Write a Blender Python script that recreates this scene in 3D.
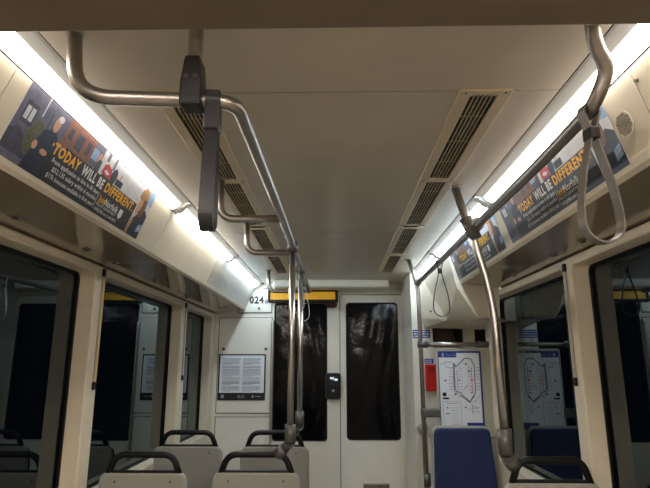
import bpy, bmesh, math, random
from mathutils import Vector, Matrix
random.seed(7)
C = bpy.context.scene
COL = C.collection
for o in list(bpy.data.objects): bpy.data.objects.remove(o)
H = 1.45                     # eye height above the tram floor
PI = math.pi

# ------------------------------------------------------------------ camera
FPX = 530.0
pitch = math.atan(120/FPX); yaw = math.atan(11*math.cos(pitch)/FPX)
cd = bpy.data.cameras.new('camera'); cam = bpy.data.objects.new('camera', cd); COL.objects.link(cam)
cd.sensor_width = 36; cd.lens = 36*FPX/650; cd.clip_start = 0.02
cam.location = (0, 0, H); cam.rotation_euler = (PI/2+pitch, 0, yaw)
C.camera = cam
# ------------------------------------------------------------------ world (night outside) and exposure
w = bpy.data.worlds.new('world'); C.world = w; w.use_nodes = True
w.node_tree.nodes['Background'].inputs[0].default_value = (0.006, 0.008, 0.014, 1)
w.node_tree.nodes['Background'].inputs[1].default_value = 0.35
C.view_settings.view_transform = 'Standard'; C.view_settings.look = 'None'
C.view_settings.gamma = 1; C.view_settings.exposure = 0.7
C.view_settings.use_curve_mapping = False
LAMP_WARM = 7.5; LAMP_MID = 17; LAMP_COOL = 19; LAMP_BACK = 64; WING = .10

# ------------------------------------------------------------------ materials
def srgb(r, g, b):
    f = lambda c: (c/255/12.92) if c/255 <= .04045 else ((c/255+.055)/1.055)**2.4
    return (f(r), f(g), f(b), 1)
def mat(name, col, rough=.5, metal=0, var=.06, scale=12, bump=0, bscale=200, coat=0, spec=.5):
    m = bpy.data.materials.new(name); m.use_nodes = True
    nt = m.node_tree; N = nt.nodes; L = nt.links; p = N['Principled BSDF']
    p.inputs['Roughness'].default_value = rough; p.inputs['Metallic'].default_value = metal
    p.inputs['Specular IOR Level'].default_value = spec
    p.inputs['Coat Weight'].default_value = coat; p.inputs['Coat Roughness'].default_value = .08
    c = srgb(*col) if max(col[:3]) > 1 else tuple(col)+(1,)
    tc = N.new('ShaderNodeTexCoord')
    if var:
        nz = N.new('ShaderNodeTexNoise'); nz.inputs['Scale'].default_value = scale; nz.inputs['Detail'].default_value = 4
        L.new(tc.outputs['Object'], nz.inputs['Vector'])
        rp = N.new('ShaderNodeValToRGB')
        rp.color_ramp.elements[0].position = .3; rp.color_ramp.elements[1].position = .7
        rp.color_ramp.elements[0].color = tuple(x*(1-var) for x in c[:3])+(1,)
        rp.color_ramp.elements[1].color = tuple(min(1, x*(1+var)) for x in c[:3])+(1,)
        L.new(nz.outputs['Fac'], rp.inputs['Fac']); L.new(rp.outputs['Color'], p.inputs['Base Color'])
    else:
        p.inputs['Base Color'].default_value = c
    if bump:
        n2 = N.new('ShaderNodeTexNoise'); n2.inputs['Scale'].default_value = bscale; n2.inputs['Detail'].default_value = 3
        L.new(tc.outputs['Object'], n2.inputs['Vector'])
        b = N.new('ShaderNodeBump'); b.inputs['Strength'].default_value = bump; b.inputs['Distance'].default_value = .01
        L.new(n2.outputs['Fac'], b.inputs['Height']); L.new(b.outputs['Normal'], p.inputs['Normal'])
    return m
def emit(name, col, s):
    m = bpy.data.materials.new(name); m.use_nodes = True; nt = m.node_tree
    p = nt.nodes['Principled BSDF']; p.inputs['Base Color'].default_value = (.8, .8, .8, 1); p.inputs['Roughness'].default_value = .4
    p.inputs['Emission Color'].default_value = tuple(col)+(1,); p.inputs['Emission Strength'].default_value = s
    return m
def glass(name, tint, ior=1.75, rough=0.0):
    m = bpy.data.materials.new(name); m.use_nodes = True; nt = m.node_tree; N = nt.nodes; L = nt.links
    N.remove(N['Principled BSDF'])
    tr = N.new('ShaderNodeBsdfTransparent'); tr.inputs[0].default_value = tuple(tint)+(1,)
    gl = N.new('ShaderNodeBsdfGlossy'); gl.inputs['Roughness'].default_value = rough; gl.inputs[0].default_value = (.75, .86, .86, 1)
    fr = N.new('ShaderNodeFresnel'); fr.inputs[0].default_value = ior
    mx = N.new('ShaderNodeMixShader'); L.new(fr.outputs[0], mx.inputs[0]); L.new(tr.outputs[0], mx.inputs[1]); L.new(gl.outputs[0], mx.inputs[2])
    L.new(mx.outputs[0], N['Material Output'].inputs[0]); return m
M = dict(
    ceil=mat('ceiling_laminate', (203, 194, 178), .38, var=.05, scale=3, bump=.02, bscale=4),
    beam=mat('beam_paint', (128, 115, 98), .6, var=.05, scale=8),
    cove=mat('cove_cream', (222, 212, 190), .5, var=.03, scale=5),
    covew=mat('cove_grey', (196, 194, 186), .3, var=.05, scale=9),
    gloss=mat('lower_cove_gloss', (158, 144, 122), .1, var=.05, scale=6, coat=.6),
    wall=mat('wall_cream', (220, 208, 184), .55, var=.04, scale=6),
    rear=mat('bulkhead_paint', (232, 226, 210), .45, var=.04, scale=4),
    rear2=mat('bulkhead_panel', (236, 231, 217), .4, var=.03, scale=5),
    niche=mat('niche_shadow_brown', (104, 92, 76), .6), screenp=mat('partition_beige', (196, 192, 172), .4, var=.03),  # niche colour carries the shadow below the locker
    shade=mat('recess_dark', (70, 64, 56), .7),
    floor=mat('floor_vinyl', (120, 116, 110), .6, var=.25, scale=90),
    steel=mat('satin_steel', (176, 170, 164), .38, 1, var=.05, scale=40),
    steelb=mat('bright_steel', (212, 208, 204), .3, 1, var=.04, scale=40),
    bolt=mat('dull_bolt', (110, 105, 98), .35, 1),
    knuckle=mat('grey_cast_joint', (104, 102, 98), .42, .4),
    black=mat('black_rubber', (13, 13, 14), .45, var=.15, spec=.3),
    dark=mat('charcoal_bracket', (34, 33, 34), .42, var=.1),
    strap=mat('grey_strap', (118, 112, 106), .35, var=.1, scale=50, bump=.1, bscale=300),
    strapd=mat('dark_strap', (38, 37, 38), .45, var=.1, scale=50),
    strapl=mat('pale_strap', (170, 172, 176), .3, var=.05),
    seat=mat('speckled_seat_shell', (160, 160, 150), .5, var=.10, scale=320, bump=.15, bscale=400),
    seatrim=mat('seat_rim', (182, 178, 162), .45, var=.05),
    blue=mat('blue_moquette', (32, 44, 86), .8, var=.18, scale=120, bump=.3, bscale=500),
    grille=mat('vent_frame', (206, 190, 160), .4, var=.04),
    slat=mat('vent_slat', (190, 176, 150), .5, var=.04),
    void=mat('vent_dark', (14, 12, 11), .8, var=0),
    pane=glass('tinted_window', (.25, .27, .28), 1.8),
    sheet=mat('black_wrinkled_sheet', (10, 11, 14), .12, var=.2, scale=5, bump=.3, bscale=7, spec=.2),
    amber=mat('amber_display', (222, 160, 24), .45, var=.12, scale=60),
    maroon=mat('dark_red_lens', (50, 18, 18), .2, var=.1),
    red=mat('red_plastic', (206, 36, 28), .35, var=.06),
    redd=mat('dark_red_panel', (150, 22, 20), .4, var=.06),
    sblue=mat('sticker_blue', (30, 62, 160), .4, var=.03),
    white=mat('printed_white', (232, 232, 230), .5, var=.02),
    paper=mat('poster_paper', (236, 240, 246), .45, var=.02),
    ink=mat('printed_ink', (26, 26, 28), .5, var=0),
    grey=mat('printed_grey', (96, 98, 104), .5, var=0),
    lgrey=mat('printed_light_grey', (160, 163, 168), .5, var=0),
    purple=mat('route_purple', (104, 84, 140), .5, var=0),
    rred=mat('route_red', (190, 60, 70), .5, var=0),
    green=mat('route_green', (70, 150, 90), .5, var=0),
    mblue=mat('map_blue', (38, 52, 132), .4, var=.03),
    a_char=mat('ad_charcoal', (34, 32, 38), .35, var=.05),
    a_slate=mat('ad_slate', (96, 94, 112), .35, var=.22, scale=40),
    a_dark=mat('ad_dark_slate', (66, 64, 78), .35, var=.35, scale=50),
    a_brick=mat('ad_brick', (132, 82, 60), .35, var=.18, scale=60),
    a_bush=mat('ad_bush', (92, 90, 58), .35, var=.4, scale=150),
    a_navy=mat('ad_navy', (30, 34, 56), .35, var=.2, scale=60),
    a_skin=mat('ad_skin', (206, 152, 124), .35, var=.06),
    a_hair=mat('ad_hair', (112, 72, 44), .35, var=.25, scale=90),
    a_pale=mat('ad_pale', (206, 208, 214), .35, var=.1, scale=30),
    a_sky=mat('ad_sky_blue', (140, 172, 210), .35, var=.1, scale=30),
    a_red=mat('ad_red', (190, 60, 56), .35, var=.2, scale=60),
    a_yel=mat('ad_yellow', (248, 184, 30), .35, var=0),
    a_tan=mat('ad_blonde', (172, 128, 72), .35, var=.2, scale=80),
    yel=mat('release_yellow', (226, 186, 60), .4, var=.05),
    tape=mat('release_grey', (172, 164, 150), .4, var=.05),
    teal=mat('reader_edge', (38, 66, 52), .35, var=.05),
    screen=mat('reader_screen', (26, 26, 40), .15, var=.1),
    flange=mat('lamp_housing_white', (214, 210, 204), .35, var=.02), wing=emit('lamp_diffuser_wing', (1.0, .93, .82), WING),
    lampw=emit('lamp_warm', (1.0, .905, .80), LAMP_WARM),
    lampm=emit('lamp_neutral', (1.0, .96, .90), LAMP_MID),
    lampc=emit('lamp_cool', (.70, .86, 1.0), LAMP_COOL),
    lampb=emit('lamp_dim', (1.0, .915, .85), LAMP_BACK),
    glowt=emit('reader_text', (.7, .95, .95), .3),
)

M['wing'].node_tree.nodes['Principled BSDF'].inputs['Base Color'].default_value = (.52, .51, .49, 1)
_p = M['amber'].node_tree.nodes['Principled BSDF']
_p.inputs['Emission Color'].default_value = (1, .52, .03, 1); _p.inputs['Emission Strength'].default_value = .12
# ------------------------------------------------------------------ mesh helpers (z is measured from eye level unless local)
class MB:
    def __init__(s): s.v = []; s.f = []; s.mi = []; s.m = 0; s.sm = []
    def add(s, vs, fs, smooth=False):
        k = len(s.v); s.v += [tuple(v) for v in vs]
        for f in fs: s.f.append([i+k for i in f]); s.mi.append(s.m); s.sm.append(smooth)
        return s
    def box(s, x0, x1, y0, y1, z0, z1):
        vs = [(x, y, z) for z in (z0, z1) for y in (y0, y1) for x in (x0, x1)]
        return s.add(vs, [(0,2,3,1),(4,5,7,6),(0,1,5,4),(2,6,7,3),(0,4,6,2),(1,3,7,5)])
    def prism(s, poly, y0, y1):                 # polygon in x,z swept along y
        n = len(poly); vs = [(x, y0, z) for x, z in poly]+[(x, y1, z) for x, z in poly]
        return s.add(vs, [list(range(n)), list(range(2*n-1, n-1, -1))]+[(i, i+n, (i+1) % n+n, (i+1) % n) for i in range(n)])
    def tube(s, pts, r, n=14, caps=True):
        pts = [Vector(p) for p in pts]; m = len(pts)
        rr = r if isinstance(r, (list, tuple)) else [r]*m
        tang = [(pts[min(i+1, m-1)]-pts[max(i-1, 0)]).normalized() for i in range(m)]
        t = tang[0]; a = Vector((0, 0, 1)) if abs(t.z) < .9 else Vector((1, 0, 0))
        u = t.cross(a).normalized(); vs = []
        for i in range(m):
            u = (u-tang[i]*u.dot(tang[i])).normalized(); w_ = tang[i].cross(u)
            for k in range(n):
                an = 2*PI*k/n; vs.append(pts[i]+(u*math.cos(an)+w_*math.sin(an))*rr[i])
        fs = [(i*n+k, i*n+(k+1) % n, (i+1)*n+(k+1) % n, (i+1)*n+k) for i in range(m-1) for k in range(n)]
        s.add(vs, fs, True)
        if caps:
            k0 = len(s.v)-m*n
            s.f.append([k0+k for k in range(n-1, -1, -1)]); s.mi.append(s.m); s.sm.append(False)
            s.f.append([k0+(m-1)*n+k for k in range(n)]); s.mi.append(s.m); s.sm.append(False)
        return s
    def ribbon(s, path, width, th, axis='y', closed=True):   # closed path in x,z; width along y
        n = len(path); o = []
        for i in range(n):
            a = Vector(path[(i-1) % n]); b = Vector(path[(i+1) % n]); d = (b-a).normalized()
            o.append(Vector((d.y, -d.x)))
        vs = []
        for i in range(n):
            p = Vector(path[i])
            for q, y in ((p+o[i]*th/2, -width/2), (p+o[i]*th/2, width/2), (p-o[i]*th/2, width/2), (p-o[i]*th/2, -width/2)):
                vs.append((q.x, y, q.y) if axis == 'y' else (y, q.x, q.y))
        fs = [(i*4+k, i*4+(k+1) % 4, ((i+1) % n)*4+(k+1) % 4, ((i+1) % n)*4+k) for i in range(n) for k in range(4)]
        return s.add(vs, fs)
    def disc(s, c, nrm, r, th, n=16):
        c = Vector(c); nrm = Vector(nrm).normalized(); return s.tube([c-nrm*th/2, c+nrm*th/2], r, n)
def fillet(pts, rad, seg=8):
    pts = [Vector(p) for p in pts]; out = [pts[0]]
    if not isinstance(rad, (list, tuple)): rad = [rad]*len(pts)
    for i in range(1, len(pts)-1):
        a, b, c = pts[i-1], pts[i], pts[i+1]; d1 = (a-b); d2 = (c-b)
        r = min(rad[i], d1.length*.49, d2.length*.49); p = b+d1.normalized()*r; q = b+d2.normalized()*r
        for k in range(seg+1):
            t = k/seg; out.append(p*(1-t)**2+b*2*t*(1-t)+q*t*t)
    out.append(pts[-1]); return out
def rrect(a0, b0, a1, b1, r, seg=5):
    out = []
    for cx, cy, s in ((a1-r, b1-r, 0), (a0+r, b1-r, 1), (a0+r, b0+r, 2), (a1-r, b0+r, 3)):
        for k in range(seg+1):
            t = (s+k/seg)*PI/2; out.append((cx+r*math.cos(t), cy+r*math.sin(t)))
    return out
def plate(mb, outer, holes, th, bevel, fn):
    """a sheet with holes and rounded edges; fn maps (a, b, depth) to a point"""
    cu = bpy.data.curves.new('t', 'CURVE'); cu.dimensions = '2D'; cu.fill_mode = 'BOTH'
    for poly in [outer]+list(holes):
        sp = cu.splines.new('POLY'); sp.points.add(len(poly)-1); sp.use_cyclic_u = True
        for i, (a, b) in enumerate(poly): sp.points[i].co = (a, b, 0, 1)
    cu.bevel_depth = bevel; cu.bevel_resolution = 1 if bevel else 0
    cu.extrude = th/2-bevel; cu.offset = -bevel
    o = bpy.data.objects.new('t', cu); COL.objects.link(o); bpy.context.view_layer.update()
    me = bpy.data.meshes.new_from_object(o)
    bm = bmesh.new(); bm.from_mesh(me); bmesh.ops.remove_doubles(bm, verts=bm.verts, dist=1e-5)
    mb.add([fn(*v.co) for v in bm.verts], [[v.index for v in f.verts] for f in bm.faces])
    bm.free(); bpy.data.objects.remove(o); bpy.data.curves.remove(cu); bpy.data.meshes.remove(me)
    return mb
def text(mb, s, a0, b0, width, height, fn, bold=.012):
    cu = bpy.data.curves.new('t', 'FONT'); cu.body = s; cu.offset = bold; cu.space_character = 1+bold*4; cu.resolution_u = 2
    o = bpy.data.objects.new('t', cu); COL.objects.link(o); bpy.context.view_layer.update()
    me = bpy.data.meshes.new_from_object(o)
    xs = [v.co.x for v in me.vertices]; ys = [v.co.y for v in me.vertices]
    x0, x1 = min(xs), max(xs); y1 = max(ys); y0 = 0
    if width is None: width = height*(x1-x0)/(y1-y0)*.8
    mb.add([fn(a0+(v.co.x-x0)/(x1-x0)*width, b0+(v.co.y-y0)/(y1-y0)*height, 0) for v in me.vertices], [list(p.vertices) for p in me.polygons])
    bpy.data.objects.remove(o); bpy.data.curves.remove(cu); bpy.data.meshes.remove(me)
    return mb
def wloc(o):
    v = Vector((0, 0, 0))
    while o: v += o.location; o = o.parent
    return v
def obj(name, mb, mats, parent=None, local=False, bevel=0, recalc=True):
    me = bpy.data.meshes.new(name)
    off = Vector((0, 0, 0)) if local else Vector((0, 0, H))-wloc(parent)
    me.from_pydata([tuple(Vector(v)+off) for v in mb.v], [], mb.f)
    if not isinstance(mats, (list, tuple)): mats = [mats]
    for m in mats: me.materials.append(m)
    for p, mi, sm in zip(me.polygons, mb.mi, mb.sm): p.material_index = mi; p.use_smooth = sm
    if recalc:
        bm = bmesh.new(); bm.from_mesh(me); bmesh.ops.recalc_face_normals(bm, faces=bm.faces); bm.to_mesh(me); bm.free()
    o = bpy.data.objects.new(name, me); COL.objects.link(o)
    if parent: o.parent = parent
    if bevel:
        b = o.modifiers.new('bevel', 'BEVEL'); b.width = bevel; b.segments = 2; b.limit_method = 'ANGLE'; b.angle_limit = .6
    return o
def tag(o, label=None, cat=None, group=None, kind=None):
    if label: o['label'] = label
    if cat: o['category'] = cat
    if group: o['group'] = group
    if kind: o['kind'] = kind
    return o
def thing(name, label, cat, loc=(0, 0, 0), group=None):
    o = bpy.data.objects.new(name, None); COL.objects.link(o); o.location = loc; o.empty_display_size = .05
    return tag(o, label, cat, group)
def struct(name, mb, m, parent=None, bevel=0, recalc=True):
    o = obj(name, mb, m, parent, bevel=bevel, recalc=recalc)
    if not parent: o['kind'] = 'structure'
    return o
def dup(root, loc=None, label=None, mw=None):
    r = root.copy(); COL.objects.link(r)
    if loc is not None: r.location = loc
    if mw is not None: r.matrix_world = mw
    if label: r['label'] = label
    for ch in list(root.children):
        c = ch.copy(); COL.objects.link(c); c.parent = r
        for g in list(ch.children):
            d = g.copy(); COL.objects.link(d); d.parent = c
    return r

# section of the body, x measured from the camera, z from eye level
XL = dict(ceil=-.684, lamp=-.775, top=-.780, bot=-.857, seam=-1.125, face=-1.14, glass=-1.23)
XR = dict(ceil=.630, lamp=.722, top=.727, bot=.790, seam=1.028, face=1.042, glass=1.13)
ZC, ZL, ZB, ZS = .75, .712, .518, .472
WT, WB = .422, -.60           # window glass top and bottom
Y0, YR, YK = -2.3, 5.05, 4.40 # behind the camera, bulkhead, right cabinet wall

# ------------------------------------------------------------------ floor and ceiling
struct('floor', MB().box(-1.32, 1.30, Y0, YR+.1, -1.50, -1.45), M['floor'])
mb = MB()
VL, VR = (-.443-.044, -.443+.044), (.424-.044, .424+.044)
for a, b in ((Y0, 1.365), (1.371, 2.997), (3.003, YR)):
    for x0, x1 in ((XL['ceil'], VL[0]), (VL[1], VR[0]), (VR[1], XR['ceil'])): mb.box(x0, x1, a, b, ZC, ZC+.012)
    for x0, x1 in (VL, VR):
        if b < 1.4: mb.box(x0, x1, a, b, ZC, ZC+.012)
for x0, x1 in (VL, VR):
    mb.box(x0, x1, 1.371, 1.40, ZC, ZC+.012); mb.box(x0, x1, 4.34, YR, ZC, ZC+.012)
struct('ceiling', mb, M['ceil'], recalc=True)
struct('trim_1', MB().box(-1.32, 1.30, Y0, YR+.1, ZC+.045, ZC+.10), M['shade'])          # roof deck above the panels
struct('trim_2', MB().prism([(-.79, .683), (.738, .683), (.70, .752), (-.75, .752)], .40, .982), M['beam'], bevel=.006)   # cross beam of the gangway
struct('trim_3', MB().box(-.57, .485, 4.75, YR-.002, .675, ZC), M['rear'], bevel=.02)    # header casing over the cab door

for x in (XL['ceil']-.010, XR['ceil']+.010): struct('trim_%d' % (60 if x < 0 else 61), MB().box(x-.012, x+.012, Y0, YR if x < 0 else YK, ZC+.0125, ZC+.016), M['void'])   # black strip added so the joint beside the ceiling stays dark
# ------------------------------------------------------------------ coves
def cove(s, X, seams, name0, mats_):
    n = name0
    for (a, b), m in zip(seams, mats_):
        mb = MB().prism([(X['top'], ZL), (X['bot'], ZB), (X['bot']+s*.014, ZB+.004), (X['top']+s*.014, ZL+.004)], a+.002, b-.002)
        struct('trim_%d' % n, mb, m); n += 1
    return n
n = cove(-1, XL, [(Y0, 1.16), (1.16, 2.43), (2.43, 3.47), (3.47, YR)], 4, [M['cove']]*3+[M['covew']])
n = cove(1, XR, [(Y0, 1.20), (1.20, 2.40), (2.40, 3.40)], n, [M['cove'], M['cove'], M['covew']])
def lower(s, X, y1, n):
    b = X['bot']
    mb = MB().prism([(b-s*.006, ZB+.010), (b+s*.002, ZB-.012), (b+s*.016, ZB-.022), (b+s*.03, ZB-.014), (b+s*.012, ZB+.012)], Y0, y1)
    struct('trim_%d' % n, mb, M['cove'])
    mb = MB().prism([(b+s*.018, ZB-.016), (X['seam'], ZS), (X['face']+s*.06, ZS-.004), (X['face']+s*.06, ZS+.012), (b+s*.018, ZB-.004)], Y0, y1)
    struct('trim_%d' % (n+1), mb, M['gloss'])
    return n+2
n = lower(-1, XL, YR, n); n = lower(1, XR, 3.36, n)

# ------------------------------------------------------------------ side walls with window openings
def side_wall(name, s, X, wins, y1):
    face, gl = X['face'], X['glass']
    mb = MB(); outer = [(Y0, -1.45), (y1, -1.45), (y1, ZS-.006), (Y0, ZS-.006)]
    holes = [rrect(a, WB, b, WT+.004, .035) for a, b in wins]
    th = abs(gl-face)+.02
    plate(mb, outer, holes, th, .007, lambda a, b, c: (face+s*(th/2+c*1.0), a, b))
    return struct(name, mb, M['wall'])
winsL = [(-1.9, -.1), (.10, 2.475), (2.585, 3.925), (4.07, 4.905)]
winsR = [(-1.9, -.6), (.45, 2.335), (2.43, 3.64)]
side_wall('wall_left', -1, XL, winsL, YR)
side_wall('wall_right', 1, XR, winsR, 3.70)
wn = 1
for s, X, wins in ((-1, XL, winsL), (1, XR, winsR)):
    for a, b in wins:
        x = X['glass']; mb = MB()
        vs = [(x, a-.01, WB-.01), (x, b+.01, WB-.01), (x, b+.01, WT+.014), (x, a-.01, WT+.014)]
        mb.add(vs, [(0, 1, 2, 3) if s < 0 else (3, 2, 1, 0)])
        wo = struct('window_%d' % wn, mb, M['pane'], recalc=False); wn += 1
        g = MB(); plate(g, rrect(a, WB, b, WT+.003, .035), [rrect(a+.009, WB+.009, b-.009, WT-.006, .03)], .012, .002, lambda p, q, c: (x-s*.008+c, p, q))
        obj('window_gasket', g, M['black'], wo)
# right side beyond the window: stepped-out wall and narrow mullion beside the map
struct('trim_%d' % n, MB().box(1.24, 1.28, 3.70, YK, -1.45, .75), M['rear']); n += 1
mb = MB().box(1.078, 1.24, 3.74, 3.90, -1.45, .285); struct('trim_%d' % n, mb, M['rear'], bevel=.006); n += 1
# right cabinet wall carrying the map
mb = MB().box(.622, .79, YK, YK+.04, -1.45, ZC); mb.box(.79, 1.28, YK, YK+.04, -1.45, .13); mb.box(.79, 1.28, YK, YK+.04, .29, ZC)
mb.box(.622, .66, YK+.04, YR, -1.45, ZC)
struct('wall_back_right', mb, M['rear'])
struct('trim_%d' % n, MB().box(.672, .676, YK-.003, YK+.002, -1.45, .2), M['shade']); n += 1
# niche added under the overhead locker; its brown stands in for the shadow there
mb = MB().box(.78, 1.28, YK+.20, YK+.22, .10, .32); mb.box(.77, .79, YK+.04, YK+.22, .10, .32); mb.box(.78, 1.28, YK+.04, YK+.20, .11, .13); mb.box(.78, 1.28, YK+.04, YK+.20, .29, .31)
struct('trim_%d' % n, mb, M['niche']); n += 1
struct('trim_%d' % n, MB().box(1.04, 1.13, YK-.004, YK+.05, .13, .29), M['rear'], bevel=.004); n += 1
struct('trim_%d' % n, MB().prism([(.98, .29), (1.04, .29), (1.04, .13), (1.0, .13)], YK+.1, YK+.12), M['void']); n += 1
YM = 3.80
pt = thing('partition_screen', 'beige partition screen carrying the route map between slim pole and mullion', 'partition', (.86, YM+.01, H-1.30))
mb = MB(); plate(mb, rrect(.698, -1.25, 1.076, .105, .012), [], .016, .003, lambda a, b, c: (a, YM+.012+c, b)); obj('panel', mb, M['screenp'], pt)
obj('foot_rail', MB().box(.69, 1.05, YM, YM+.024, -1.45, -1.245), M['steel'], pt)
# overhead locker at the right end of the cove
T0 = (.727, 3.362, ZL); A = (.772, 3.362, .480); B = (.894, 3.362, .280); Cc = (.800, 3.82, .311)
E_ = (.712, YK, .369); D2 = (.730, YK, .295); T1 = (.722, YK, ZL); BR = (1.03, 3.362, .280); TR = (1.03, 3.362, .480)
BF = (1.24, YK, .28); BM = (1.24, 3.70, .28); BN = (1.03, 3.70, .28); TF = (1.24, YK, .6); TM = (1.24, 3.70, .6)
mb = MB()
vs = [T0, A, B, Cc, E_, D2, T1, BR, TR, BF, BM, BN]
vs += [(.79, 3.362, .518), (1.03, 3.362, .518)]
mb.add(vs, [(0, 12, 1), (12, 13, 8, 1), (0, 1, 3), (1, 2, 3), (0, 3, 6), (6, 3, 4), (3, 5, 4), (1, 8, 7, 2), (2, 7, 11, 10), (2, 10, 9, 3), (3, 9, 5)])
lk = thing('overhead_locker', 'cream angular overhead locker hanging at the end of the right cove above the route map', 'locker', (.85, 3.8, H+.28))
o = obj('casing', mb, M['cove'], lk, recalc=False); sm = o.modifiers.new('solid', 'SOLIDIFY'); sm.thickness = .008; sm.offset = -1
q = MB().add([(.795, 3.853, .331), (.733, 4.30, .372), (.740, 4.37, .315), (.795, 3.86, .322)], [(0, 1, 2, 3)])
for p in ((.738, 4.15, .40), (.79, 3.75, .40)): obj('screw', MB().disc(p, (1, .2, .2), .007, .012), M['bolt'], lk)

# ------------------------------------------------------------------ bulkhead
mb = MB()
door_o = (.041, .699, -1.43, .643)
plate(mb, [(-1.26, -1.45), (.63, -1.45), (.73, -1.45), (.73, ZC), (-1.26, ZC)], [rrect(-.58, -.677, -.084, .559, .03), rrect(.036, -1.44, .704, .648, .008)], .05, .003, lambda a, b, c: (a, YR+.025+c, b))
struct('wall_back', mb, M['rear'])
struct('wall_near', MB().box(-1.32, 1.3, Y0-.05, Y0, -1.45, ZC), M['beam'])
mb = MB(); plate(mb, rrect(.041, -1.43, .699, .643, .006), [rrect(.098, -.667, .581, .567, .035)], .04, .004, lambda a, b, c: (a, YR+.024+c, b))
door = struct('door_1', mb, M['rear2'])
g = MB(); plate(g, rrect(.095, -.670, .584, .570, .036), [rrect(.106, -.659, .573, .559, .03)], .014, .003, lambda a, b, c: (a, YR+.004+c, b))
obj('window_gasket', g, M['black'], door)
def wavy(x0, x1, z0, z1, y, seed):
    mb = MB(); nx, nz = 26, 50; rnd = random.Random(seed); ph = [rnd.random()*6 for _ in range(6)]
    for j in range(nz+1):
        for i in range(nx+1):
            u, v = i/nx, j/nz
            e = min(1, 6*min(u, 1-u, v, 1-v))
            d = .0012*math.sin(9*u+5*v+ph[0])+.002*math.sin(23*u-3*math.sin(5*v+ph[1])+ph[2])*(u**1.5)+.0006*math.sin(31*v+8*u+ph[3])
            mb.v.append((x0+(x1-x0)*u, y+d*e, z0+(z1-z0)*v))
    for j in range(nz):
        for i in range(nx): mb.f.append([j*(nx+1)+i, j*(nx+1)+i+1, (j+1)*(nx+1)+i+1, (j+1)*(nx+1)+i]); mb.mi.append(0); mb.sm.append(True)
    return mb
obj('window_sheet', wavy(.10, .579, -.665, .565, YR+.02, 3), M['sheet'], door)
hd = MB().box(.632, .660, YR-.028, YR+.004, -.43, -.23); hd.box(.637, .655, YR-.05, YR-.02, -.39, -.28)
obj('door_handle', hd, M['bolt'], door, bevel=.004)
vg = MB().box(.235, .47, YR-.004, YR+.004, -1.22, -1.03)
vg.m = 1
for k in range(22): vg.box(.243+k*.0102, .248+k*.0102, YR-.007, YR-.003, -1.21, -1.04)
obj('vent_grille', vg, [M['slat'], M['void']], door)
w9 = struct('window_%d' % wn, wavy(-.578, -.086, -.675, .557, YR+.02, 8), M['sheet']); wn += 1
g = MB(); plate(g, rrect(-.583, -.680, -.081, .562, .031), [rrect(-.572, -.669, -.092, .551, .026)], .012, .003, lambda a, b, c: (a, YR+.002+c, b))
obj('window_gasket', g, M['black'], w9)
def rp(pts): 
    return MB(), pts
for pts in ([(-.925, .478), (-.612, .478), (-.612, .70), (-.70, .705), (-.775, .655)], rrect(-1.10, -.436, -.605, .425, .006), rrect(-1.10, -1.30, -.605, -.475, .006)):
    mb = MB(); plate(mb, pts, [], .008, .003, lambda a, b, c: (a, YR-.005+c, b)); struct('trim_%d' % n, mb, M['rear2']); n += 1
    mb = MB(); cx = sum(p[0] for p in pts)/len(pts); cz = sum(p[1] for p in pts)/len(pts)
    hw = max(p[0] for p in pts)-cx; hh = max(p[1] for p in pts)-cz
    out = [(cx+(a-cx)*(1+.006/hw), cz+(b-cz)*(1+.006/hh)) for a, b in pts]
    plate(mb, out, [], .003, 0, lambda a, b, c: (a, YR-.0015+c, b)); struct('trim_%d' % n, mb, M['shade']); n += 1
# shadow joints round the door
for px in (-1.051, -.655):
    t = tag(obj('panel_screw', MB().disc((px, YR-.012, .137), (0, 1, 0), .014, .012), M['bolt']),
        'round steel screw at the upper %s corner of the notice poster' % ('left' if px < -1 else 'right'), 'screw')
t = MB().disc((-.73, YR-.012, .515), (0, 1, 0), .012, .012)
tag(obj('panel_lock', t, M['bolt']), 'small round lock below the number 024 on the bulkhead', 'lock')
pl = lambda a, b, c: (a, YR-.0105, b)
t = thing('number_lettering', 'black vehicle number 024 on the upper left of the bulkhead', 'number', (-.75, YR, H+.56))
obj('digits', text(MB(), '024', -.822, .564, .135, .070, pl, .035), M['ink'], t)
obj('suffix_letter', text(MB(), 'B', -.672, .562, .026, .035, pl, 0), M['grey'], t)

# chrome vertical rail beside the bulkhead window
t = thing('vertical_handrail', 'slim chrome vertical handrail on the bulkhead between notice poster and dark window', 'handrail', (-.605, YR-.03, H-1.3))
obj('bar', MB().tube(fillet([(-.595, YR, .39), (-.595, YR-.035, .39), (-.595, YR-.035, -1.2), (-.595, YR, -1.2)], .03), .012), M['steelb'], t)

# ------------------------------------------------------------------ things on the bulkhead
t = thing('display_sign', 'long black framed amber display sign above the left bulkhead window', 'sign', (-.30, 4.95, H+.56))
mb = MB(); plate(mb, rrect(-.635, .560, .022, .688, .012), [rrect(-.615, .588, -.005, .662, .004)], .05, .004, lambda a, b, c: (a, 4.965+c, b))
obj('frame', mb, M['black'], t); obj('display_panel', MB().box(-.62, 0, 4.955, 4.985, .583, .667), M['amber'], t)
obj('mounting_box', MB().box(-.60, -.01, 4.985, YR, .58, .665), M['black'], t)
t = MB().box(-.095, .010, 4.945, YR, .522, .556); t.prism([(-.10, .56), (.015, .56), (.015, .535), (-.005, .512), (-.08, .512), (-.10, .535)], 4.935, 4.95)
tag(obj('sensor_box', t, M['maroon'], bevel=.004), 'small dark red sensor box under the right end of the amber display', 'sensor')
t = thing('card_reader', 'small black card reader with dark green edge on the post between window and door', 'card reader', (-.03, YR, H-.31))
mb = MB(); plate(mb, rrect(-.098, -.313, .044, -.080, .025), [], .04, .006, lambda a, b, c: (a, YR-.021+c, b)); obj('body', mb, M['teal'], t)
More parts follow.
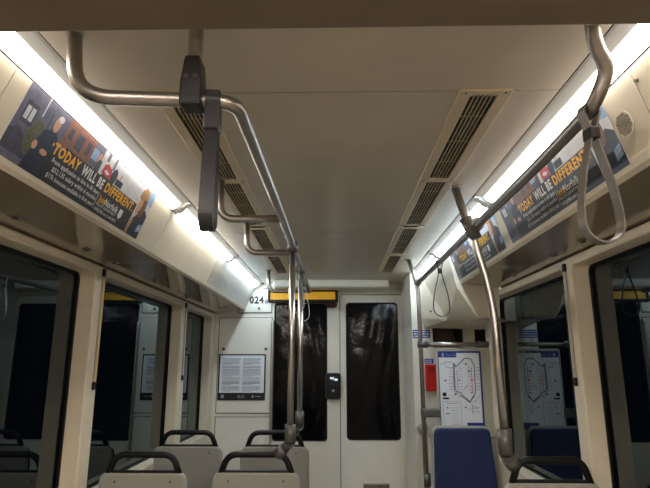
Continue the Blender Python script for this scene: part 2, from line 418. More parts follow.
mb = MB(); plate(mb, rrect(-.090, -.305, .036, -.088, .02), [], .012, .003, lambda a, b, c: (a, YR-.043+c, b)); obj('face_plate', mb, M['black'], t)
o = obj('screen', MB().box(-.076, .022, YR-.053, YR-.047, -.195, -.105), M['screen'], t)
mb = MB()
for a, b, w_, h_ in ((-.055, -.135, .022, .018), (-.03, -.142, .012, .025), (-.014, -.150, .028, .020)): mb.box(a, a+w_, YR-.055, YR-.0535, b, b+h_)
obj('screen_readout', mb, M['glowt'], t)
obj('scan_mark', MB().disc((-.026, YR-.05, -.237), (0, 1, 0), .012, .004), M['lgrey'], t)
# notice poster
t = thing('notice_poster', 'framed white notice poster of two text columns with black footer on bulkhead', 'poster', (-.87, YR, H-.32))
mb = MB(); plate(mb, rrect(-1.092, -.325, -.652, .090, .004), [], .008, .002, lambda a, b, c: (a, YR-.013+c, b)); obj('frame', mb, M['ink'], t)
obj('sheet', MB().box(-1.077, -.665, YR-.0185, YR-.0165, -.258, .078), M['paper'], t)
mb = MB(); mb2 = MB(); r = random.Random(2)
for cx in (-1.055, -.865):
    z = .052; 
    for k in range(26):
        if k in (6, 8, 15, 17, 21): z -= .006
        wd = .17 if k not in (5, 14, 20, 25) else .09
        (mb2 if k in (4, 7, 8, 18, 19) else mb).box(cx, cx+wd*(.93+.07*r.random()), YR-.0200, YR-.0186, z-.0045, z); z -= .0105
obj('body_text', mb, M['lgrey'], t); obj('bold_text', mb2, M['grey'], t)
mb = MB(); text(mb, 'PILOT', -.905, -.305, .065, .026, lambda a, b, c: (a, YR-.0178, b), .02); obj('footer_word', mb, M['lgrey'], t); mb = MB()
mb.disc((-1.045, YR-.0178, -.290), (0, 1, 0), .016, .001); obj('footer_emblem', mb, M['lgrey'], t); mb = MB(); mb.disc((-.765, YR-.0178, -.290), (0, 1, 0), .011, .001)
mb.box(-.745, -.69, YR-.0183, YR-.0178, -.293, -.287)
obj('footer_print', mb, M['lgrey'], t)

# right cabinet wall: stickers, red box, map
def sticker(name, label, x0, x1, z0, z1, y, rows):
    t = thing(name, label, 'sticker', ((x0+x1)/2, y, H+z0))
    obj('backing', MB().box(x0, x1, y-.003, y-.001, z0, z1), M['sblue'], t)
    mb = MB(); h_ = (z1-z0)/(rows*2+1); r = random.Random(rows)
    for k in range(rows):
        x = x0+.008
        while x < x1-.015:
            w_ = .008+.014*r.random(); mb.box(x, min(x+w_, x1-.006), y-.0042, y-.0032, z0+h_*(1+2*k), z0+h_*(1.9+2*k)); x += w_+.005
    obj('lettering', mb, M['white'], t)
sticker('blue_sticker', 'wide blue sticker with white lettering behind the slim pole above the red box', .628, .768, .207, .272, YK, 3)
sticker('blue_sticker', 'small blue label just above the red emergency box', .715, .785, .003, .042, YK, 2)
t = thing('emergency_box', 'bright red emergency box on the cabinet wall beside the slim pole', 'box', (.76, YK, H-.21))
mb = MB(); plate(mb, rrect(.712, -.208, .812, -.003, .008), [rrect(.728, -.185, .798, -.028, .004)], .05, .005, lambda a, b, c: (a, YK-.026+c, b)); obj('frame', mb, M['red'], t)
obj('cover', MB().box(.725, .80, YK-.035, YK-.005, -.188, -.025), M['red'], t)
obj('pull_handle', MB().box(.738, .785, YK-.05, YK-.034, -.062, -.040), M['redd'], t, bevel=.003)

t = thing('route_map', 'white route map poster with blue header and border above the blue seat', 'poster', (.867, YM, H-.424))
mx0, mx1, mz0, mz1 = .710, 1.008, -.424, .088
mf = lambda u, v, d=.0075: (mx0+(mx1-mx0)*u, YM-d, mz0+(mz1-mz0)*v)
obj('border', MB().box(mx0, mx1, YM-.006, YM-.001, mz0, mz1), M['mblue'], t)
mb = MB().add([mf(.015, .015), mf(.955, .015), mf(.955, .975), mf(.43, .975), mf(.43, .915), mf(.015, .915)], [(0, 1, 2, 3, 4, 5)])
mb.add([mf(.02, .012, .0068), mf(.955, .012, .0068), mf(.955, .03, .0068), mf(.02, .03, .0068)], [(0, 1, 2, 3)])
obj('sheet', mb, M['paper'], t, recalc=False)
mb = MB(); text(mb, 'The Tide', mx0+.055, mz1-.035, .075, .016, lambda a, b, c: (a, YM-.0078, b), 0); mb.box(mx0+.028, mx0+.042, YM-.0085, YM-.007, mz1-.038, mz1-.014)
obj('header_title', mb, M['a_sky'], t)
obj('footer_block', MB().box(*(mf(.60, 0)[0], mf(.985, 0)[0]), YM-.0085, YM-.007, mf(0, .015)[2], mf(0, .07)[2]), M['mblue'], t)
def line(mb, pts, w_):
    for (a, b), (c, d) in zip(pts, pts[1:]):
        p = Vector(mf(a, b, .009)); q_ = Vector(mf(c, d, .009)); dr = (q_-p).normalized(); nn = Vector((dr.z, 0, -dr.x))*w_/2
        mb.add([p+nn, q_+nn, q_-nn, p-nn], [(0, 1, 2, 3)])
px = lambda x, y: ((x-48)/(300-48), 1-(y-38)/(460-38))
loop = [px(*p) for p in ((140, 105), (150, 128), (205, 78), (240, 82), (258, 120), (256, 268), (222, 318), (178, 282), (172, 268), (148, 262), (140, 250), (140, 105))]
mb = MB(); line(mb, loop, .006); obj('route_line', mb, M['purple'], t)
mb = MB(); line(mb, [px(*p) for p in ((134, 108), (134, 262), (175, 288), (220, 322), (250, 285))], .0035)
line(mb, [px(*p) for p in ((85, 100), (130, 100))], .002); line(mb, [px(*p) for p in ((60, 115), (85, 100), (95, 130), (130, 132))], .002)
obj('street_line', mb, M['ink'], t)
mb = MB(); line(mb, [px(*p) for p in ((240, 130), (240, 268))], .003); line(mb, [px(*p) for p in ((155, 140), (155, 255))], .003)
obj('stop_line', mb, M['rred'], t); mb = MB()
for p in ((90, 350), (165, 200), (240, 200), (235, 268), (195, 348)): line(mb, [px(p[0]-5, p[1]), px(p[0]+5, p[1])], .009)
obj('stop_mark', mb, M['rred'], t)
mb = MB(); r = random.Random(5)
for yy in range(130, 262, 17):
    for xx in (108, 163, 218, 265): line(mb, [px(xx, yy+r.random()*4), px(xx+18+r.random()*8, yy+r.random()*4)], .0022)
for k, (xx, yy) in enumerate(((150, 300), (190, 250), (240, 320), (262, 300), (195, 240), (232, 345), (228, 372), (248, 350), (255, 372))): line(mb, [px(xx, yy), px(xx+22, yy-14 if k < 5 else yy)], .0022)
for xx, yy in ((85, 202), (210, 112), (224, 150), (140, 278)): line(mb, [px(xx-5, yy), px(xx+5, yy)], .012)
obj('stop_names', mb, M['grey'], t)
mb = MB(); mb.disc(mf(*px(77, 278), .008), (0, 1, 0), .014, .002); line(mb, [px(66, 300), px(102, 300)], .012); obj('logo_mark', mb, M['ink'], t)
mb = MB(); line(mb, [px(*p) for p in ((66, 452), (66, 318), (168, 318), (168, 452))], .0025)
for k in range(7): line(mb, [px(110, 350+k*15), px(150, 350+k*15)], .0022)
line(mb, [px(85, 328), px(150, 328)], .003)
obj('legend', mb, M['lgrey'], t)
mb = MB(); line(mb, [px(78, 382), px(100, 382)], .006); line(mb, [px(232, 325), px(236, 390)], .003); line(mb, [px(205, 360), px(270, 352)], .002); obj('legend_line', mb, M['green'], t)

# mullion hinges
for i, z in enumerate((-.02, -.245)):
    t = thing('hinge_knob', ('upper' if i == 0 else 'lower')+' round steel knob on the narrow mullion right of the map', 'knob', (1.10, 3.74, H+z))
    obj('stem', MB().tube([(1.10, 3.74, z), (1.10, 3.70, z)], .009), M['steel'], t); obj('cap', MB().disc((1.10, 3.695, z), (0, 1, 0), .018, .014), M['bolt'], t)
for i in range(7):
    z = .10-i*.07
    tag(obj('mullion_rivet', MB().disc((1.145, 3.738, z), (0, 1, 0), .006, .006), M['bolt']), 'tiny rivet in the vertical row on the mullion right of the map', 'rivet', 'rivets on the mullion')

# ------------------------------------------------------------------ ceiling vents
def vent(label, loc):
    t = thing('ceiling_vent', label, 'vent', (0, 0, 0), 'ceiling vents'); L_ = .738
    mb = MB(); plate(mb, rrect(-.074, 0, .074, L_, .006), [rrect(-.038, .022, .038, L_-.022, .004)], .008, .002, lambda a, b, c: (a, b, -.004+c)); obj('frame', mb, M['grille'], t, local=True)
    obj('backing', MB().box(-.042, .042, .012, L_-.012, .020, .024), M['void'], t, local=True)
    mb = MB()
    for k in range(1, 6): mb.box(-.038+k*.01267-.0017, -.038+k*.01267+.0017, .02, L_-.02, -.006, .001)
    for yy in (.18, .37, .56): mb.box(-.038, .038, yy-.0015, yy+.0015, .003, .006)
    obj('slats', mb, M['slat'], t, local=True)
    for yy in (.01, L_-.01):
        for xx in (-.056, .056): obj('screw', MB().disc((xx, yy, -.008), (0, 0, 1), .004, .003), M['bolt'], t, local=True)
    t.location = loc
    return t
ys = [1.355, 2.095, 2.885, 3.655]; od = ['nearest', 'second', 'third', 'farthest']
v0 = None
for sd, x in (('left', -.443), ('right', .424)):
    for y, w_ in zip(ys, od):
        lb = '%s slotted air vent in the %s hand row along the ceiling' % (w_, sd)
        if v0 is None: v0 = vent(lb, (x, y, H+ZC))
        else: dup(v0, (x, y, H+ZC), lb)

# ------------------------------------------------------------------ lamps
def lamp(s, X, y0, y1, m, label):
    t = thing('strip_light', label, 'light', (X['lamp'], (y0+y1)/2, H+ZL), 'strip lights above the coves')
    c, l = X['ceil'], X['lamp']
    k1 = c+(l-c)*.50
    mb = MB().prism([(c+s*.014, ZC+.000), (k1, ZC-.010), (k1, ZC+.012), (c+s*.014, ZC+.012)], y0, y1)
    obj('diffuser_wing', mb, M['wing'], t)
    ax, az = k1, ZC-.010; bx, bz = l, ZL+.002
    poly = []
    for k in range(9):
        u = k/8; bul = .007*math.sin(PI*u); dx, dz = bx-ax, bz-az; ln = math.hypot(dx, dz)
        nx_, nz_ = (-dz/ln, dx/ln) if s > 0 else (dz/ln, -dx/ln)
        if nz_ > 0: nx_, nz_ = -nx_, -nz_
        poly.append((ax+dx*u+nx_*bul, az+dz*u+nz_*bul))
    mb = MB().prism(poly+[(bx, bz+.012), (ax, az+.012)], y0+.012, y1-.012)
    obj('lens', mb, m, t)
    for yy in (y0, y1-.011):
        pp = [(x_+(0), z_-.0005) for x_, z_ in poly]+[(bx, bz+.014), (ax, az+.014)]
        obj('end_cap', MB().prism(pp, yy, yy+.011), M['wing'], t)
lamp(-1, XL, -2.2, .38, M['lampb'], 'left strip light behind the cross beam'); lamp(1, XR, -2.2, .38, M['lampb'], 'right strip light behind the cross beam')
lamp(-1, XL, .40, 2.40, M['lampw'], 'nearest warm strip light above the left advertisement')
lamp(-1, XL, 2.47, 3.68, M['lampm'], 'second strip light on the left above the blank cream cove panel')
lamp(-1, XL, 3.74, 4.60, M['lampc'], 'third bluish strip light on the left above the grey cove end')
lamp(-1, XL, 4.63, 5.00, M['lampc'], 'short bluish strip light in the far left corner by the bulkhead')
lamp(1, XR, .40, 2.33, M['lampw'], 'nearest warm strip light above the right advertisement')
lamp(1, XR, 2.40, 3.58, M['lampc'], 'second bluish strip light on the right by the ceiling foot of the big pole')
lamp(1, XR, 3.64, 4.38, M['lampc'], 'farthest bluish strip light on the right above the overhead locker')

# ------------------------------------------------------------------ advertisements
AW, AH = .96, .206
def advert():
    t = thing('advert_poster', 'x', 'poster', (0, 0, 0), 'recruitment advertisements on the coves')
    lay = [0]
    def q(mb, x0, y0, x1, y1, d=None):
        lay[0] += .00001; z = .002+lay[0]
        mb.add([(x0*AW, y0*AH, z), (x1*AW, y0*AH, z), (x1*AW, y1*AH, z), (x0*AW, y1*AH, z)], [(0, 1, 2, 3)])
    def el(mb, cx, cy, rx, ry, rot=0):
        lay[0] += .00001; z = .002+lay[0]
        vs = []
        for k in range(20):
            a = 2*PI*k/20; x, y = rx*math.cos(a), ry*math.sin(a)
            vs.append(((cx*AW+(x*math.cos(rot)-y*math.sin(rot))), (cy*AH+(x*math.sin(rot)+y*math.cos(rot))), z))
        mb.add(vs, [list(range(20))])
    def po(mb, pts):
        lay[0] += .00001; z = .002+lay[0]; mb.add([(x*AW, y*AH, z) for x, y in pts], [list(range(len(pts)))])
    mb = MB().box(0, AW, 0, AH, 0, .0015); obj('card', mb, M['a_pale'], t, local=True)
    names = ['a_slate', 'a_dark', 'a_brick', 'a_bush', 'a_navy', 'a_skin', 'a_hair', 'a_pale', 'a_sky', 'a_red', 'a_char', 'a_tan', 'a_yel']
    ix = {k: i for i, k in enumerate(names)}
    p = MB()
    def S(k): p.m = ix[k]
    S('a_slate'); q(p, 0, 0, .26, 1)
    S('a_dark'); q(p, 0, 0, .26, .38); q(p, .02, .50, .075, .80)
    S('a_pale'); q(p, .028, .56, .045, .74); q(p, .050, .56, .067, .74); q(p, .095, .72, .10, 1)
    S('a_dark'); q(p, .135, .35, .14, .86)
    S('a_slate'); q(p, 0, 0, .26, .10)
    S('a_bush'); el(p, .105, .42, .034, .052)
    S('a_dark'); el(p, .035, .30, .022, .030); q(p, .0, .18, .045, .3)
    S('a_brick'); q(p, .22, .55, .40, 1)
    S('a_dark'); q(p, .29, .66, .33, .90)
    S('a_slate'); q(p, .40, .60, .47, 1)
    S('a_sky'); q(p, .40, .72, .44, .9)
    S('a_skin'); el(p, .455, .80, .013, .020)
    S('a_dark'); el(p, .468, .68, .020, .026)
    S('a_pale'); q(p, .48, .60, .62, 1)
    S('a_red'); po(p, [(.50, .66), (.505, .80), (.525, .84), (.56, .80), (.585, .70), (.57, .62), (.52, .61)])
    S('a_pale'); po(p, [(.515, .70), (.53, .74), (.56, .70), (.54, .66)])
    S('a_dark'); q(p, .505, .60, .59, .63); q(p, .24, .72, .262, .88); q(p, .355, .70, .38, .90)
    S('a_skin'); el(p, .648, .80, .007, .012)
    S('a_slate'); q(p, .50, .86, .52, 1); q(p, .56, .80, .575, 1)
    S('a_navy'); el(p, .595, .72, .022, .030); q(p, .62, .62, .68, .74)
    S('a_pale'); q(p, .68, .55, .80, 1)
    # officer with folded arms
    S('a_navy'); po(p, [(.105, 0), (.12, .40), (.130, .60), (.155, .66), (.190, .66), (.21, .58), (.222, .30), (.23, 0)])
    S('a_skin'); el(p, .173, .78, .0145, .025); el(p, .122, .36, .011, .013); el(p, .172, .34, .018, .009)
    S('a_pale'); el(p, .180, .87, .013, .010)
    S('a_navy'); po(p, [(.142, .40), (.205, .36), (.205, .44), (.142, .48)])
    S('a_yel'); el(p, .198, .52, .003, .006)
    # dark block for the words
    S('a_char'); po(p, [(.195, 0), (.862, 0), (.862, .60), (.26, .60), (.195, .38)])
    # woman in uniform at the right
    S('a_pale'); q(p, .862, 0, 1, 1)
    S('a_sky'); po(p, [(.93, 1), (1, 1), (1, .7), (.95, .75)])
    S('a_navy'); po(p, [(.865, 0), (.885, .34), (.92, .52), (.965, .60), (1, .50), (1, 0)])
    S('a_skin'); po(p, [(.878, .74), (.868, .62), (.874, .55), (.872, .46), (.888, .40), (.905, .46), (.915, .60), (.915, .78)])
    S('a_hair'); po(p, [(.905, .82), (.945, .80), (.948, .55), (.93, .42), (.912, .44), (.918, .62)])
    S('a_hair'); el(p, .925, .62, .030, .045); S('a_skin'); el(p, .893, .64, .020, .034)
    S('a_tan'); po(p, [(.858, .76), (.868, .92), (.895, 1), (.93, .97), (.948, .84), (.93, .78), (.89, .72)])
    S('a_tan'); po(p, [(.862, 0), (.866, .24), (.880, .38), (.892, .30), (.884, .10), (.884, 0)])
    S('a_sky'); po(p, [(.955, .12), (.995, .16), (.995, .32), (.958, .27)])
    S('a_pale'); po(p, [(.960, .19), (.990, .22), (.990, .25), (.960, .22)])
    obj('picture', p, [M[k] for k in names], t, local=True, recalc=False)
    z = .0032; fn = lambda a, b, c: (a, b, z)
    def wd(name, m, s_, x, yy, w_, h_, b_): obj(name, text(MB(), s_, x*AW, yy*AH, w_*AW, h_*AH, fn, b_), M[m], t, local=True, recalc=False)
    wd('headline_today', 'a_yel', 'TODAY', .205, .415, .165, .165, .04); wd('headline_will_be', 'white', 'WILL BE', .388, .415, .165, .165, .04)
    wd('headline_different', 'a_yel', 'DIFFERENT.', .572, .415, .275, .165, .04)
    wd('slogan_join', 'a_yel', 'Join', .565, .215, .052, .12, .02); wd('slogan_norfolk', 'white', 'Norfolk', .617, .215, .118, .12, .02)
    wd('text_line', 'white', 'From application to hire in 60 days', .225, .300, .32, .070, .01)
    wd('text_line', 'white', '$52,135 salary within 6 months', .245, .190, .30, .070, .01)
    wd('text_line', 'white', '$17k bonuses available in first year', .230, .080, .315, .070, .01)
    wd('department_line', 'white', 'POLICE DEPARTMENT', .567, .145, .165, .045, 0)
    wd('contact_line', 'white', 'NPDJOBS.com | 664-NPD', .567, .055, .19, .055, .01)
    y = MB(); q(y, .553, .06, .5555, .36); obj('divider', y, M['white'], t, local=True, recalc=False)
    y = MB(); po(y, [(.750, .33), (.782, .33), (.782, .20), (.766, .14), (.750, .20)]); obj('badge', y, M['white'], t, local=True, recalc=False)
    return t
def ad_matrix(X, s, y):     # s=-1 left wall, +1 right wall
    up = Vector((X['top']-X['bot'], 0, ZL-ZB)).normalized(); ax = Vector((0, -s, 0)); nn = ax.cross(up)
    o = Vector((X['bot'], y, H+ZB))+up*.003+nn*.001
    m = Matrix((ax, up, nn)).transposed().to_4x4(); m.translation = o; return m
ad = advert(); ad['label'] = 'recruitment advertisement on the left cove under the warm strip light'
ad.matrix_world = ad_matrix(XL, -1, 1.225)
dup(ad, label='nearer recruitment advertisement on the right cove, behind the big hanging strap', mw=ad_matrix(XR, 1, 2.305))
dup(ad, label='farther recruitment advertisement on the right cove, crossed by the big bent pole', mw=ad_matrix(XR, 1, 3.355))

# speaker grille in the right cove
up = Vector((XR['top']-XR['bot'], 0, ZL-ZB)).normalized(); nn = Vector((0, -1, 0)).cross(up)
c0 = Vector((.7585, 1.30, .613))
t = thing('speaker_grille', 'round perforated speaker grille in the cream right cove near the hanging strap', 'speaker', tuple(c0+Vector((0, 0, H))))
obj('perforated_plate', MB().disc(c0+nn*.001, nn, .036, .002, 24), M['cove'], t)
mb = MB()
for i in range(-6, 7):
    for j in range(-6, 7):
        a = (i+(j % 2)*.5)*.0058; b = j*.0052
        if math.hypot(a, b) < .031: mb.disc(c0+nn*.0024+Vector((0, 1, 0))*a+up*b, nn, .0019, .0008, 6)
obj('perforations', mb, M['void'], t)
tag(obj('panel_screw', MB().disc(Vector((.738, 1.19, .676))+nn*.002, nn, .005, .006), M['bolt']), 'small screw in the right cove above the speaker grille', 'screw')

# latches under the lower coves
def latch(label):
    t = thing('panel_latch', label, 'latch', (0, 0, 0), 'latches along the lower cove panels')
    obj('plate', MB().box(-.016, .016, -.022, .022, -.004, 0), M['steel'], t, local=True, bevel=.002)
    obj('button', MB().disc((0, 0, -.007), (0, 0, 1), .009, .008), M['bolt'], t, local=True)
    return t
l0 = None
wd = ['nearest', 'second', 'third', 'fourth', 'farthest']
for sd, X, yl in (('left', XL, (1.68, 2.2, 2.49, 3.08, 3.83)), ('right', XR, (2.07, 2.35, 2.9))):
    for i, y in enumerate(yl):
        x = X['seam']+(.06 if sd == 'left' else -.045); s_ = 1 if sd == 'right' else -1
        u = (abs(x)-abs(X['bot'])-.018)/(abs(X['seam'])-abs(X['bot'])-.018); z = (ZB-.016)*(1-u)+ZS*u
        lb = '%s small round latch under the %s glossy cove panel' % ((wd[i] if sd == 'left' else wd[i] if i < 2 else 'farthest'), sd)
        if l0 is None: l0 = latch(lb); l0.location = (x, y, H+z)
        else: dup(l0, (x, y, H+z), lb)

# window release strips on the pillars
def release(x, y, z0, z1, s, m, label):
    t = thing('window_release_strip', label, 'release strip', (x, y, H+z0))
    obj('strip', MB().box(min(x, x-s*.008), max(x, x-s*.008), y-.009, y+.009, z0, z1), M['tape'], t, bevel=.002)
    if m: obj('pull_tape', MB().box(min(x-s*.008, x-s*.010), max(x-s*.008, x-s*.010), y-.004, y+.004, z0+.02, z1-.03), m, t)
    for z in (z0, z1): obj('end_cap', MB().box(min(x, x-s*.012), max(x, x-s*.012), y-.012, y+.012, z-.018, z+.018), M['black'], t, bevel=.002)
release(XL['face'], 2.545, -.10, .435, -1, M['yel'], 'yellow taped window release strip on the nearest left pillar')
release(XL['face'], 4.010, -.10, .435, -1, None, 'grey window release strip on the farther left pillar')
release(XR['face'], 2.390, -.075, .425, 1, None, 'grey window release strip on the right pillar')

# ------------------------------------------------------------------ grab rails
RT = .0168; ZR = .577
t = thing('grab_rail', 'long steel overhead grab rail left of centre with two posts down to the seats', 'grab rail', (-.215, 2.6, H-.34))
XC = -.215
obj('main_tube', MB().tube(fillet([(-.603, 1.08, ZC), (-.575, 1.06, ZR), (-.222, 1.09, ZR), (XC, 2.0, ZR), (XC, 4.30, ZR)], [0, .085, .06, .3, 0], 10), RT, 18), M['steel'], t)
obj('ceiling_flange', MB().disc((-.603, 1.08, ZC-.003), (0, 0, 1), .020, .006, 20), M['steel'], t)
def arm(x0, y, xb=None, zf=ZC):
    obj('branch_arm', MB().tube(fillet([(x0, y, ZC), (x0+.005, y, ZR), (XC, y, ZR)], .06, 8), RT*.92, 14), M['steel'], t)
    obj('ceiling_flange', MB().disc((x0, y, ZC-.003), (0, 0, 1), .032, .006, 20), M['steel'], t)
arm(-.475, 2.08); arm(-.475, 2.75); arm(-.55, 4.28)
# hanger post with charcoal clamp
px_ = -.318
obj('hanger_post', MB().tube([(px_, 1.075, ZC), (px_, 1.075, ZR+.02)], RT, 18), M['steelb'], t)
mb = MB()
mb.prism([(px_-.016, .672), (px_+.018, .672), (px_+.024, .61), (px_+.024, .553), (px_-.024, .553), (px_-.024, .61)], 1.05, 1.105)
cl = obj('clamp_bracket', mb, M['dark'], t, bevel=.006)
for dx in (-.009, .011): obj('clamp_screw', MB().disc((px_+dx, 1.049, .618), (0, 1, 0), .0065, .004), M['bolt'], cl)
for y in (2.60, 3.25):
    obj('post_joint', MB().disc((XC, y, ZR-.004), (0, 0, 1), .026, .048, 18), M['knuckle'], t)
    obj('post', MB().tube([(XC, y, ZR-.02), (XC, y, -.30)], .0150, 18), M['steelb'], t)
    dz = 0 if y < 3 else .005
    s_ = obj('post_socket', MB().tube([(XC, y, -.275+dz), (XC, y, -.355+dz)], .0265, 18), M['knuckle'], t)
    obj('seat_link', MB().tube([(XC, y, -.355), (XC-.012, y+.02, -.37), (XC-.05, y+.045, -.405)], [.026, .022, .020], 14), M['knuckle'], s_)
    obj('seat_link_clamp', MB().tube([(XC-.028, y+.035, -.385), (XC-.062, y+.05, -.418)], .028, 10), M['knuckle'], s_)

t = thing('grab_rail', 'steel overhead grab rail on the right running along the strip light with two bent poles', 'grab rail', (.6, 2.3, H-.3))
XG = .600
obj('main_tube', MB().tube(fillet([(.572, 1.05, ZC+.0), (.585, 1.075, .70), (.622, 1.10, .655), (XG, 1.14, ZR+.005), (XG, 1.45, ZR-.004), (XG, 3.84, ZR)], [0, .06, .07, .07, .15, 0], 8), RT, 18), M['steel'], t)
obj('ceiling_flange', MB().disc((.572, 1.05, ZC-.003), (0, 0, 1), .020, .006, 20), M['steel'], t)
obj('big_pole', MB().tube(fillet([(.522, 2.21, ZC), (.652, 2.21, .28), (.662, 2.21, -.27)], .16, 10), RT*1.02, 18), M['steelb'], t)
obj('ceiling_flange', MB().disc((.522, 2.21, ZC-.003), (0, 0, 1), .038, .006, 20), M['steel'], t)
mb = MB().tube([(XG, 2.165, ZR), (XG, 2.255, ZR)], .028, 16); mb.tube([(.558, 2.21, .612), (.598, 2.21, .52)], .027, 16)
obj('cross_clamp', mb, M['knuckle'], t)
s_ = obj('post_socket', MB().tube([(.661, 2.21, -.25), (.662, 2.21, -.345)], .028, 18), M['knuckle'], t)
obj('seat_link', MB().tube([(.662, 2.21, -.345), (.675, 2.222, -.362), (.69, 2.245, -.385)], [.026, .021, .021], 14), M['knuckle'], s_)
obj('seat_link_clamp', MB().tube([(.672, 2.215, -.355), (.70, 2.245, -.388)], .031, 10), M['knuckle'], s_)
obj('slim_pole', MB().tube(fillet([(.537, 3.84, ZC), (.598, 3.84, .54), (.612, 3.84, -1.45)], .07, 8), RT*.92, 16), M['steel'], t)
obj('ceiling_flange', MB().disc((.537, 3.84, ZC-.003), (0, 0, 1), .036, .006, 20), M['steel'], t)
obj('end_joint', MB().tube([(.598, 3.80, ZR), (.598, 3.87, ZR)], .025, 14), M['knuckle'], t)
obj('cross_bar', MB().tube([(.602, 3.84, .135), (1.09, 3.84, .135)], RT*.95, 16), M['steel'], t)
for x in (.615, 1.045): obj('cross_bar_socket', MB().tube([(x-.035, 3.84, .135), (x+.035, 3.84, .135)], .024, 14), M['knuckle'], t)
obj('screen_clamp', MB().box(.585, .715, 3.79, 3.86, -.355, -.300), M['knuckle'], t, bevel=.008)
obj('wall_stay', MB().tube([(.675, 4.395, -.495), (.612, 3.84, -.46)], .014, 12), M['steelb'], t)
obj('wall_flange', MB().disc((.675, 4.392, -.495), (0, 1, 0), .044, .014), M['steelb'], t)
obj('pole_collar', MB().tube([(.611, 3.84, -.80), (.611, 3.84, -.72)], .024, 14), M['knuckle'], t)

# ------------------------------------------------------------------ hanging straps
def strap(label, m, mbk, wdt=.026, hw=.047, ln=.315):
    t = thing('hanging_strap', label, 'strap', (0, 0, 0), 'hanging straps on the grab rails')
    # closed path: over the tube, through the buckle, round the teardrop
    r = RT+.003; pth = []
    for k in range(13):
        a = PI*(-.12+1.24*k/12); pth.append((r*math.cos(a), r*math.sin(a)))
    nb = .048
    left = [(-.0055, -nb), (-.007, -nb-.03)]
    def tear(u):  # u 0..1 from neck to bottom on one side
        z = -nb-.03-(ln-nb-.03)*u
        return z
    pts = []
    n_ = 16; bz = -ln+hw
    pl_ = [(-.0055, -nb), (-.008, -nb-.02)]
    for k in range(1, 9):
        u = k/8; z = -nb-.02+(bz+nb+.02)*u; x = -.008-(hw-.008)*math.sin(u*PI/2)**1.15; pl_.append((x, z))
    for k in range(1, n_):
        a = PI+PI*k/n_; pl_.append((hw*math.cos(a), bz+hw*math.sin(a)))
    right_ = [(-x, z) for x, z in reversed(pl_[:10])]
    pth += pl_+right_
    b = obj('band', MB().ribbon(pth, wdt, .0042), m, t, local=True)
    for p_ in b.data.polygons: p_.use_smooth = False
    obj('buckle', MB().box(-.012, .012, -wdt/2-.004, wdt/2+.004, -.070, -.042), mbk, t, local=True, bevel=.003)
    return t
s0 = strap('large grey hanging strap loop at the near right grab rail', M['strap'], M['dark']); s0.location = (XG-.003, 1.16, H+ZR); s0.rotation_euler = (0, 0, .15)
s1 = strap('dark hanging strap seen edge-on beside the charcoal clamp bracket', M['strapd'], M['dark'], .030, .035, .300); s1.location = (-.272, 1.086, H+ZR); s1.rotation_euler = (0, 0, PI/2+.08)
s2 = strap('thin hanging strap at the far end of the right rail before the locker', M['strapd'], M['black'], .012, .046, .315); s2.location = (XG, 3.02, H+ZR)
s3 = strap('pale hanging strap loop on the central rail, nearer of the pair', M['strapl'], M['bolt'], .016, .04, .30); s3.location = (XC, 2.93, H+ZR); s3.rotation_euler = (0, 0, .1)
dup(s3, (XC, 3.52, H+ZR), 'pale hanging strap loop on the central rail, the farther of the pair')
# collar the near strap wears on top of the tube
mb = MB().box(-.0205, .0205, -.017, .017, -.075, .019)
obj('collar', mb, M['dark'], s1, local=True, bevel=.005)

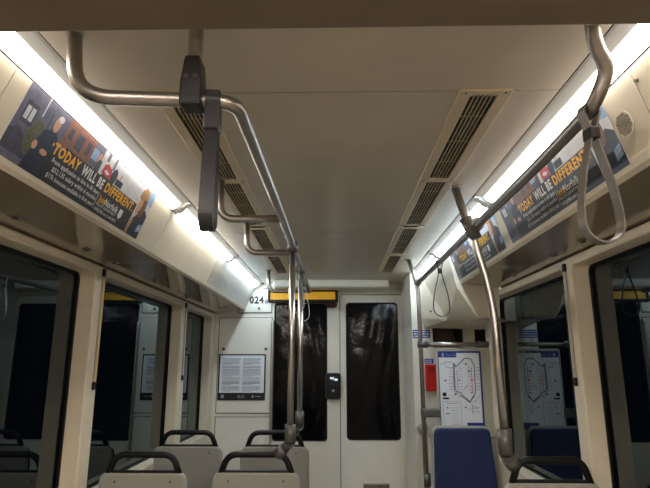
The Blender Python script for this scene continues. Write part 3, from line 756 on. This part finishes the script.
# ------------------------------------------------------------------ seats
def seat(label, blue=False):
    t = thing('tram_seat', label, 'seat', (0, 0, 0), None if blue else 'grey backed seats facing the bulkhead')
    # local: x across, back surface at y=0 near the top, passenger side is +y
    tilt = lambda a, b, c: (a, -.05+.16*(.95-b)*.75+c+.05, b)
    hw = .2125
    def outline(ht, top, bot, zt, zb, r):
        pts = []
        for cx, sgn, s0_ in ((top-r, 1, 0), (top-r, -1, 1)):
            for k in range(7):
                a = (s0_+k/6)*PI/2; pts.append((sgn*(cx)+r*math.cos(a), zt-r+r*math.sin(a)))
        pts += [(-bot, zb), (bot, zb)]
        return pts
    if blue: top, bot, zt = .190, .218, 1.052
    else: top, bot, zt = .2075, .2105, .955
    mb = MB(); plate(mb, outline(0, top, bot, zt, .40, .045), [], .034, .010, lambda a, b, c: tilt(a, b, c+.017)); obj('back_shell', mb, M['seat'], t, local=True)
    mb = MB(); plate(mb, outline(0, top-.008, bot-.009, zt-.012, .43, .04), [], .045, .016, lambda a, b, c: tilt(a, b, c+.052)); obj('back_cushion', mb, M['blue'], t, local=True)
    mb = MB(); plate(mb, rrect(-.208, .10, .208, .53, .05), [], .05, .014, lambda a, b, c: (a, b, .445+c)); obj('seat_cushion', mb, M['blue'], t, local=True)
    mb = MB(); plate(mb, rrect(-.21, .06, .21, .535, .05), [], .03, .010, lambda a, b, c: (a, b, .405+c)); obj('seat_pan', mb, M['seat'], t, local=True)
    mb = MB().box(-.05, .05, .20, .36, .03, .40); mb.box(-.12, .12, .14, .42, 0, .03); obj('pedestal', mb, M['knuckle'], t, local=True, bevel=.01)
    if not blue:
        yy = .018
        pts = fillet([(-.168, yy, .945), (-.135, yy-.004, 1.032), (.135, yy-.004, 1.032), (.168, yy, .945)], .055, 8)
        obj('grab_handle', MB().tube(pts, .0148, 14), M['black'], t, local=True)
        obj('handle_base', MB().box(-.172, .172, .004, .032, .945, .962), M['black'], t, local=True, bevel=.004)
        for x in (-.13, .13): obj('screw', MB().disc((x, .0045, .915), (0, 1, .1), .005, .006), M['bolt'], t, local=True)
    else:
        obj('corner_bracket', MB().box(-.216, -.18, -.01, .02, .97, .985), M['steel'], t, local=True)
    return t
z0 = 0
st = seat('nearest left seat, grey shelled with black handle, beside the window'); st.location = (-.905, 2.63, 0)
dup(st, (-.378, 2.65, .0), 'near grey seat left of the aisle, linked to the nearer post')
dup(st, (-.897, 3.37, .012), 'farther grey seat beside the left window, behind the window seat in front')
dup(st, (-.372, 3.37, .012), 'farther grey seat by the aisle under the second post')
sr = dup(st, (.845, 2.24, 0), 'grey seat on the right, linked to the big bent pole'); sr.scale = (.92, 1, 1.045)
bs = seat('blue upholstered seat facing the camera below the route map', True); bs.location = (.818, 3.70, 0); bs.rotation_euler = (0, 0, PI)
